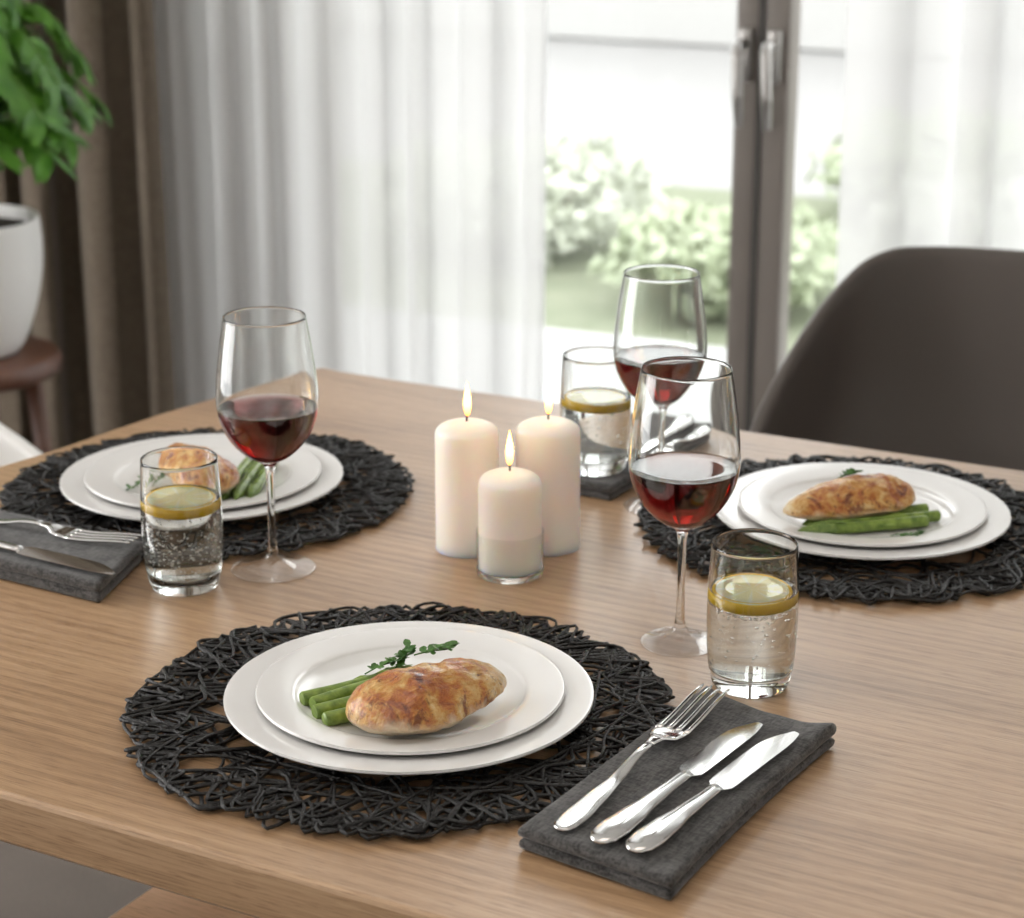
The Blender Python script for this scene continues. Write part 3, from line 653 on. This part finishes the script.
# ------------------------------------------------------------------ tumblers of water
def tumbler(label, x, y, z, seed, nb, under, lemon_label, level=.0775):
    t = thing('water_tumbler', label, 'glass', (x, y, z + .0002), seed, 'tumblers of lemon water')
    ZS = 1.045; level *= ZS
    outer = spline([(0, .0012), (.020, .0010), (.0265, .0), (.0290, .0012), (.0310, .0060), (.0335, .0180), (.0350, .0380), (.0354, .0600), (.0348, .0850), (.0333, .1120)], 6); outer = [(a, b * ZS) for a, b in outer]
    inner = spline([(.0322, .1128), (.0335, .0850), (.0341, .0600), (.0337, .0380), (.0322, .0220), (.0295, .0155), (.0240, .0128), (.010, .0122), (0, .0122)], 6); inner = [(a, b * ZS) for a, b in inner]
    g = MB(); g.lathe(outer + [(.0331, .1130 * ZS), (.0327, .1133 * ZS)] + inner, 72); g.build('glass_body', M['glass'], t)
    prof = [(r_ + .00035, z_ - .0001) for r_, z_ in inner if z_ < level - .0005][::-1]; prof[0] = (0, prof[0][1])
    ri = interp([.06, .085], [.0341, .0335], level) + .0003
    prof += [(ri, level), (ri - .0012, level - .0005), (.02, level - .0006), (0, level - .0006)]
    g = MB(); g.lathe(prof, 72); g.build('water', M['water'], t, True, 50)
    rnd = random.Random(int(seed * 100)); g = MB()
    for k in range(nb):
        a = rnd.uniform(0, 6.28); zb = lerp(.018, level - .012, rnd.random()); rr = .031 * (rnd.random() ** .35); r_ = rnd.uniform(.0004, .0010)
        g.sphere((rr * cos(a), rr * sin(a), zb), r_, 8, 6)
    for k in range(under):                                   # bubbles gathered under the lemon slice
        a = rnd.uniform(0, 6.28); rr = .026 * math.sqrt(rnd.random()); g.sphere((rr * cos(a), rr * sin(a), level - .0115 - rnd.random() ** 1.5 * .016 * (1 - (rr / .03) ** 2)), rnd.uniform(.0006, .0011), 8, 6)
    o = g.build('bubbles', M['fizz'] if nb > 200 else M['bubble'], t); o['kind'] = 'stuff'; o['label'] = 'fizzy bubbles'
    # the slice floating in it is a thing of its own
    lm = thing('lemon_slice', lemon_label, 'lemon', (x - .0008, y + .0005, z + level - .0098), seed * 2, 'lemon slices in the tumblers')
    g = MB(); g.lathe([(.0285, .0012), (.0300, .0004), (.0312, .0012), (.0316, .0045), (.0312, .0080), (.0300, .0090), (.0285, .0086)], 64); g.build('rind', M['lemon_rind'], lm)
    g = MB(); g.lathe([(0, .0010), (.020, .0012), (.0286, .0013)], 64)
    g.lathe([(.0287, .0086), (.027, .0083), (.018, .0089), (.006, .0088), (0, .0084)], 64); g.build('flesh', M['lemon_flesh'], lm)
    lm.rotation_euler = (R(2), R(-2), seed * 2)
    return t
tumbler('tumbler of lemon water beside the nearest napkin', .1868, 1.5225, TZ, .35, 90, 260, 'lemon slice floating in the tumbler by the nearest napkin')
tumbler('tumbler of fizzy lemon water full of bubbles, before the left plate', -.2888, 1.7390, TZ, .8, 300, 0, 'lemon slice floating in the bubbly tumbler before the left plate', .0790)
NB = .017
tumbler('tumbler of lemon water standing on the napkin behind the candles', .0835, 2.019, TZ + NB + .0016, 1.3, 120, 0, 'lemon slice floating in the tumbler behind the candles', .0720)

# ------------------------------------------------------------------ candles
def candle(label, x, y, z, r_, h, seed):
    t = thing('pillar_candle', label, 'candle', (x, y, z + .0003), seed, 'lit pillar candles')
    prof = spline([(0, 0), (r_ * .93, 0), (r_ * .985, .0015), (r_, .004)], 3) + spline([(r_, .004), (r_, h * .5), (r_, h - .0125)], 6) + spline([(r_, h - .0125), (r_ * .965, h - .0085), (r_ * .86, h - .0050), (r_ * .64, h - .0020), (r_ * .35, h - .0004), (.0012, h), (0, h)], 5)
    g = MB(); g.lathe(prof, 64); g.build('wax', M['wax'], t)
    g = MB(); g.tube([(0, 0, h - .004), (.0002, 0, h + .004), (.0010, 0, h + .0095)], [.0009, .0009, .0007], 8); w = g.build('wick', M['wick'], t)
    fp = spline([(0, 0), (.0020, .003), (.0031, .008), (.0034, .013), (.0028, .019), (.0016, .0255), (.0005, .0305), (0, .033)], 5)
    g = MB(); g.lathe([(max(a, 0), b_) for a, b_ in fp], 20); f = g.build('flame', M['flame'], w); f.location = (.0008, 0, h + .0045); return t
candle('tall lit pillar candle nearer the left plate, behind the short candle', -.0413, 1.8356, TZ, .0292, .1225, .3)
candle('tall lit pillar candle standing just before the tumbler on the back napkin', .0330, 1.8410, TZ, .0298, .1225, 1.1)
candle('short lit pillar candle in a low glass holder, in front of two tall candles', -.0018, 1.7700, TZ + .0060, .0281, .0900, 2.0)
t = thing('candle_holder', 'low clear glass holder around the foot of the short candle', 'candle holder', (-.0018, 1.7700, TZ + .0002))
g = MB(); g.lathe([(.0303, .0062), (.0304, .02), (.0304, .0400), (.0302, .0408), (.0298, .0410), (.0295, .0406), (.0294, .0400), (.0293, .02), (.0291, .0062)], 72); g.build('wall', M['pane'], t)
g = MB(); g.lathe(spline([(0, .0004), (.026, 0), (.0292, .0008), (.0303, .0045), (.0303, .0060)], 4) + [(.0290, .0062), (.0270, .0056), (0, .0055)], 72); g.build('base', M['glass'], t)

# ------------------------------------------------------------------ napkins
def napkin(label, corners, th, layers, seed, bow=(0, 0, 0, 0), wav=.0006):
    """corners A,B,C,D (world xy, counter-clockwise); folded cloth in stacked layers with rolled edges"""
    A, B, C, D = [Vector((c[0], c[1], 0)) for c in corners]; cen_ = (A + B + C + D) / 4; ang = math.atan2((C - B).y, (C - B).x)
    t = thing('folded_napkin', label, 'napkin', (cen_.x, cen_.y, TZ + .0003), ang, 'folded charcoal napkins'); inv = Matrix.Rotation(-ang, 3, 'Z')
    rnd = random.Random(seed); lt = th / layers
    for L_ in range(layers):
        ins = .0015 * (layers - 1 - L_) + rnd.uniform(-.0006, .0006); z0 = L_ * lt
        def P(u, v, h, grow):
            p = (A * (1 - u) + B * u) * (1 - v) + (D * (1 - u) + C * u) * v
            p = p + (C - B).normalized() * (bow[0] * 4 * u * (1 - u) * v ** 3) + (B - A).normalized() * (bow[1] * 4 * v * (1 - v) * u ** 3)
            p = inv @ (p - cen_); d = Vector(((v - .5) * 2, (.5 - u) * 2, 0))
            p.x += grow * (1 if v > .5 else -1) * (abs(v - .5) * 2) ** 12; p.y += grow * (1 if u < .5 else -1) * (abs(u - .5) * 2) ** 12
            return Vector((p.x, p.y, h))
        nu, nv = 28, 44; g = MB(); rings = []
        us = [k / nu for k in range(nu + 1)]; vs_ = [k / nv for k in range(nv + 1)]
        loop = [(u, 0) for u in us[:-1]] + [(1, v) for v in vs_[:-1]] + [(u, 1) for u in us[:0:-1]] + [(0, v) for v in vs_[:0:-1]]
        def zn(u, v): return wav * noise.noise(Vector((u * 4, v * 6, seed + L_ * 3))) * 2
        flick = lambda u, v: .003 * max(0, u - .8) / .2 * max(0, v - .8) / .2 if L_ == layers - 1 else 0
        top = lambda u, v: z0 + lt + zn(u, v) * (1 if L_ == layers - 1 else .3) + flick(u, v)
        # top surface
        idx = {}; V = []; F = []
        for j, v in enumerate(vs_):
            for i, u in enumerate(us):
                uu = .03 + .94 * u; vv = .015 + .97 * v; idx[(i, j)] = len(V); V.append(P(uu, vv, top(u, v), 0))
        for j in range(nv):
            for i in range(nu): F.append((idx[(i, j)], idx[(i + 1, j)], idx[(i + 1, j + 1)], idx[(i, j + 1)]))
        edge = [(i, 0) for i in range(nu)] + [(nu, j) for j in range(nv)] + [(i, nv) for i in range(nu, 0, -1)] + [(0, j) for j in range(nv, 0, -1)]
        prev = [idx[e] for e in edge]
        for k in range(1, 8):
            a = pi * k / 7; cur = []
            for (i, j) in edge:
                u, v = us[i], vs_[j]; f = sin(a); uu = lerp(.03 + .94 * u, u, f); vv = lerp(.015 + .97 * v, v, f)
                h = lerp(z0 + .0002, top(u, v), (1 + cos(a)) / 2); p = P(uu, vv, h, -ins); cur.append(len(V)); V.append(p)
            for q in range(len(edge)): F.append((prev[q], cur[q], cur[(q + 1) % len(edge)], prev[(q + 1) % len(edge)]))
            prev = cur
        c0 = len(V); V.append(P(.5, .5, z0 + .0002, 0))
        for q in range(len(edge)): F.append((prev[q], c0, prev[(q + 1) % len(edge)]))
        g.add(V, F); g.build('fold', M['napkin'], t)
    return t
napkin('folded charcoal napkin nearest the viewer, under a fork and two knives', [(.003, 1.2500), (.1005, 1.1780), (.2380, 1.4080), (.1490, 1.4850)], .0175, 2, 1, bow=(-.012, -.004))
napkin('folded charcoal napkin on the left, before the left placemat', [(-.3544, 1.6900), (-.3330, 1.7990), (-.5560, 1.9290), (-.5630, 1.8150)], .0200, 2, 5)
napkin('folded charcoal napkin behind the candles, under a tumbler', [(.0100, 2.0190), (.0975, 1.9650), (.2220, 2.1770), (.1345, 2.2310)], NB, 2, 9)

# ------------------------------------------------------------------ cutlery
def sec(x, w, t_, zc, yc=0, n_=14, e=.7):
    out = []
    for k in range(n_):
        a = 2 * pi * k / n_; ca, sa = cos(a), sin(a)
        out.append((x, yc + w / 2 * math.copysign(abs(ca) ** e, ca), zc + t_ / 2 * math.copysign(abs(sa) ** e, sa)))
    return out
def fork(label, tip_end, handle_end, z, L=None, pitch=0, roll=0):
    d = Vector(tip_end) - Vector(handle_end); L = L or d.length
    t = thing('fork', label, 'fork', (handle_end[0], handle_end[1], z), math.atan2(d.y, d.x), 'dinner forks'); t.rotation_euler = (roll, -pitch, math.atan2(d.y, d.x))
    zx = [0, .10, .30, .50, .58, .64, .72, 1.0]; zz = [.0022, .0020, .0030, .0085, .0078, .0042, .0030, .0080]
    Z = lambda q: interp(zx, zz, q)
    wx = [0, .008, .03, .10, .20, .35, .46, .54]; ww = [.004, .0115, .0165, .0190, .0160, .0095, .0070, .0070]
    g = MB(); g.loft([sec(q * L, interp(wx, ww, q), .0030, Z(q)) for q in [0, .004, .008, .015, .03, .05] + [.08 + .46 * k / 20 for k in range(21)]]); g.build('handle', M['steel'], t)
    hw = [.54, .58, .63, .67, .71]; hv = [.0070, .0100, .0225, .0262, .0268]
    g = MB(); g.loft([sec(q * L, interp(hw, hv, q), .0026, Z(q)) for q in [.54 + .155 * k / 14 for k in range(15)]]); h = g.build('head', M['steel'], t)
    for k in range(4):
        y0 = (k - 1.5) * .0072; g = MB()
        g.loft([sec(q * L, interp([.69, .74, .96, 1.0], [.0050, .0040, .0034, .0014], q), interp([.69, .95, 1], [.0026, .0020, .0010], q), Z(q), y0 * interp([.69, 1], [1, .97], q)) for q in [.688 + .312 * j / 12 for j in range(13)]]); g.build('tine', M['steel'], h)
    return t
def knife(label, tip_end, handle_end, z, split=.52, L=None, cat_group='table knives', roll=0):
    d = Vector(tip_end) - Vector(handle_end); L = L or d.length
    t = thing('table_knife', label, 'knife', (handle_end[0], handle_end[1], z), math.atan2(d.y, d.x), cat_group); t.rotation_euler = (roll, 0, t.rotation_euler.z)
    wx = [0, .01, .04, .10, .18, .30, .45, split]; ww = [.006, .0135, .0205, .0230, .0205, .0140, .0105, .0098]
    tx = [0, .02, .10, .30, split]; tt = [.003, .006, .0078, .0062, .0050]
    g = MB(); g.loft([sec(q * L, interp(wx, ww, q), interp(tx, tt, q), .0040, 0, 16, .85) for q in [0, .004, .01, .02, .035] + [.05 + (split - .05) * k / 18 for k in range(19)]]); g.build('handle', M['steel'], t)
    g = MB(); n_ = 22
    def bl(q):                                               # blade: straight back, curved edge
        s_ = (q - split) / (1 - split); back = .0088 * (1 - max(0, (s_ - .75) / .25) ** 2 * .35); edge = lerp(-.0095, -.0105, min(1, s_ * 2)) if s_ < .55 else lerp(-.0105, back - .0042, ((s_ - .55) / .45) ** 3.2)
        if s_ < .05: k = s_ / .05; back = lerp(.0050, back, k); edge = lerp(-.0050, edge, k)
        return -edge, -back
    g.loft([[(q * L, bl(q)[0], .0036 + .0009), (q * L, bl(q)[1] * .5 + bl(q)[0] * .5, .0036 + .0008), (q * L, bl(q)[1], .0036 + .0001), (q * L, bl(q)[1], .0036 - .0001), (q * L, bl(q)[1] * .5 + bl(q)[0] * .5, .0036 - .0008), (q * L, bl(q)[0], .0036 - .0009)] for q in [split + (1 - split) * k / n_ for k in range(n_ + 1)]])
    g.build('blade', M['steel'], t, True, 40); return t
NZ = TZ + .0003 + .0175 + .0010
fork('dinner fork on the nearest napkin', (.1535, 1.4570), (.0310, 1.2390), NZ)
knife('table knife on the nearest napkin, between the fork and the other knife', (.1775, 1.4025), (.0545, 1.2190), NZ, .54)
knife('table knife on the nearest napkin, farthest from the fork', (.2020, 1.3865), (.0768, 1.2070), NZ, .50)
NZL = TZ + .0003 + .0200 + .0010
dL = Vector((cos(R(-24)), sin(R(-24))))
fork('dinner fork on the left napkin, its tines by the tumbler', (-.337, 1.778), Vector((-.337, 1.778)) - dL * .225, NZL)
dK = Vector((cos(R(-31)), sin(R(-31))))
knife('table knife on the left napkin, beside the upturned fork', (-.3420, 1.7050), Vector((-.3420, 1.7050)) - dK * .225, NZL, .50)
NZB = TZ + .0003 + NB + .0010
dB = Vector((cos(R(58)), sin(R(58))))
for nm, h_, lb in (('knife', (.1925, 2.182), 'table knife on the back napkin, its handle towards the window'), ('fork', (.2142, 2.1594), 'dinner fork on the back napkin, its handle towards the dark chair')):
    tip = Vector(h_) - dB * (.155 if nm == 'knife' else .175)
    (knife if nm == 'knife' else fork)(lb, tip, h_, NZB)
